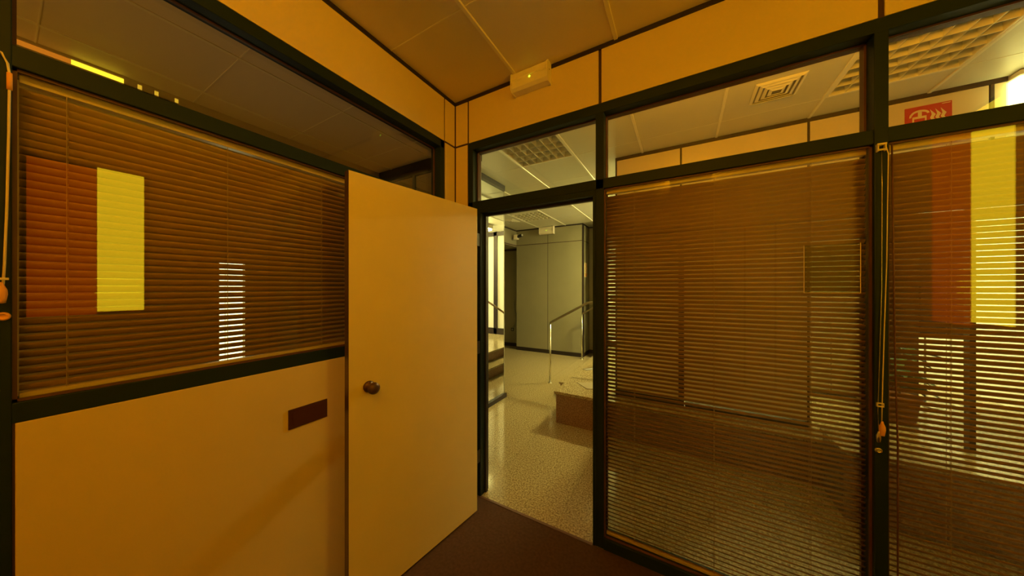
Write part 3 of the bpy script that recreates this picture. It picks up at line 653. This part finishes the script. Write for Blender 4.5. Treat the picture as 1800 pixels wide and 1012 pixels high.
# extinguisher sign
sg = root('extinguisher_sign', 'red fire extinguisher sign with cream pictogram seen through the right transom', 'sign')
ys = YW-0.004
box('plate', M_RED, sg, 1.426, 1.643, ys, YW-0.0005, 2.602, 2.815, 0.001)
m = MB()
m.box(1.462, 1.528, ys-0.0012, ys, 2.640, 2.742); bmesh.ops.bevel(m.bm, geom=[e for e in m.bm.edges], offset=0.0005, segments=1)
arc = [(1.448+0.0, 2.748)]; pts = []
for i in range(9):
    t = math.pi*(1-i/8); pts.append((1.497+0.045*math.cos(t), 2.758+0.030*math.sin(t)))
inn = [(1.497+0.034*math.cos(math.pi*(i/8)), 2.756+0.018*math.sin(math.pi*(i/8))) for i in range(9)]
m.prism(pts+inn, 'y', ys-0.0012, ys); m.box(1.488, 1.506, ys-0.0012, ys, 2.742, 2.776); m.prism([(1.446, 2.740), (1.456, 2.740), (1.462, 2.762), (1.450, 2.762)], 'y', ys-0.0012, ys)
m.build('extinguisher_pictogram', M_SIGNY, sg)
box('pictogram_inset', M_RED, sg, 1.470, 1.520, ys-0.0018, ys-0.0012, 2.648, 2.726)
m = MB()
for i in range(3):
    x = 1.548+i*0.024
    m.prism([(x+0.016, 2.680), (x+0.030, 2.680), (x+0.012, 2.716), (x+0.022, 2.738), (x-0.004, 2.778), (x+0.004, 2.742), (x-0.004, 2.718)], 'y', ys-0.0012, ys)
m.build('flame_pictogram', M_SIGNY, sg)
box('fine_print', M_SIGNY, sg, 1.598, 1.636, ys-0.0008, ys, 2.803, 2.807)
# poster at the far corner
po = root('notice', 'narrow notice with red pictogram and orange block on the side of the far olive corner', 'notice')
xp = -1.850
box('sheet', M_SIGNY, po, xp, xp+0.004, 6.43, 6.62, 1.74, 2.06)
m = MB()
for (y, z, s) in ((6.50, 2.01, 0.022), (6.54, 1.97, 0.018), (6.50, 1.93, 0.020), (6.55, 1.90, 0.016), (6.50, 1.87, 0.016)):
    m.lathe([(s, 0), (s, 0.0012)], Matrix.Translation((xp+0.004, y, z)) @ Matrix.Rotation(math.pi/2, 4, 'Y'), 12)
m.build('pictogram', M_ORANGE, po)
m = MB()
for i in range(3):
    for j in range(2): m.box(xp+0.004, xp+0.0055, 6.45+i*0.052, 6.49+i*0.052, 1.76+j*0.035, 1.785+j*0.035)
m.build('orange_block', M_ORANGE, po)
# papers on the platform
for i, (lab, P, m_) in enumerate((('pale beige mat lying at the front corner of the platform', [(-1.10, 3.50), (-0.93, 3.335), (-0.72, 3.42), (-0.90, 3.62)], M_PAPER), ('dark crumpled strap lying on the platform edge behind the mat', [(-1.21, 4.13), (-1.14, 4.09), (-0.98, 4.33), (-1.00, 4.35)], M_GREY))):
    o = MB().prism(P, 'z', 0.3505, 0.356).build('floor_mat' if i == 0 else 'strap', m_, None, 0.001); tag(o, lab, 'mat' if i == 0 else 'strap')
# things behind the opening in the screen wall
ct = root('tall_cupboard', 'tall tan cupboard on the platform seen through the slats of the wide blind', 'cupboard')
box('door', M_TAN, ct, 1.17, 1.388, 4.45, 4.468, 0.40, 2.33, 0.002); box('door', M_TAN, ct, 1.394, 1.61, 4.45, 4.468, 0.40, 2.33, 0.002); box('top', M_TAN, ct, 1.16, 1.62, 4.452, 4.92, 2.335, 2.36, 0.002)
box('side_panel', M_TAN, ct, 1.16, 1.185, 4.47, 4.90, 0.35, 2.335); box('side_panel', M_TAN, ct, 1.595, 1.62, 4.47, 4.90, 0.35, 2.335); box('back_panel', M_TAN, ct, 1.185, 1.595, 4.88, 4.90, 0.35, 2.335)
bd = root('display_board', 'dark reddish board on two thin legs behind the right blind', 'board')
box('board', M_JOINT, bd, 2.03, 2.34, 4.50, 4.53, 1.05, 2.15, 0.003)
for x in (2.08, 2.32): MB().cyl((x, 4.545, 0.36), (x, 4.545, 2.10), 0.008, n=10).box(x-0.02, x+0.02, 4.42, 4.68, 0.35, 0.362).build('leg', M_STEEL, bd)
cbn = root('dark_cabinet', 'tall dark brown cabinet behind the opening beside the tan cupboard', 'cabinet')
box('body', M_DESK, cbn, 1.66, 2.02, 4.50, 4.9, 0.37, 2.36, 0.003); box('door', M_DESK, cbn, 1.67, 1.835, 4.482, 4.50, 0.42, 2.33, 0.002); box('door', M_DESK, cbn, 1.845, 2.01, 4.482, 4.50, 0.42, 2.33, 0.002)
box('plinth', M_TRIM, cbn, 1.68, 2.00, 4.51, 4.88, 0.35, 0.37)
pl = root('potted_plant', 'dark leafy potted plant silhouetted behind the right blind', 'plant', loc=(1.62, 3.85, 0.35))
MB().lathe([(0.085, 0), (0.11, 0.20), (0.125, 0.20), (0.125, 0.235), (0.105, 0.235), (0.10, 0.215)], None, 20).build('pot', M_POT, pl)
MB().cyl((0, 0, 0.2), (0.01, 0, 0.62), 0.009, 0.005, n=8).build('stem', M_DESK, pl)
for i in range(26):
    a = random.uniform(0, 2*math.pi); h = random.uniform(0.28, 0.66); ln = random.uniform(0.16, 0.27); wd = random.uniform(0.03, 0.05); up = random.uniform(0.0, 0.5)
    bm = bmesh.new(); L_, R_ = [], []
    for k in range(6):
        t = k/5; u = ln*t; zz = up*ln*t-0.5*ln*t*t; ww = wd*math.sin(math.pi*min(1, t*0.92+0.06))
        L_.append(bm.verts.new((u, ww, zz+0.01*ww/wd))); R_.append(bm.verts.new((u, -ww, zz+0.01*ww/wd)))
    Cn = [bm.verts.new((ln*k/5, 0, up*ln*k/5-0.5*ln*(k/5)**2-0.004)) for k in range(6)]
    for k in range(5):
        bm.faces.new((L_[k], L_[k+1], Cn[k+1], Cn[k])); bm.faces.new((Cn[k], Cn[k+1], R_[k+1], R_[k]))
    me = bpy.data.meshes.new('leaf'); bm.to_mesh(me); bm.free(); me.materials.append(M_LEAF)
    o = bpy.data.objects.new('leaf', me); C.objects.link(o); o.parent = pl; o.location = (0.005, 0, h); o.rotation_euler = (0, 0, a)
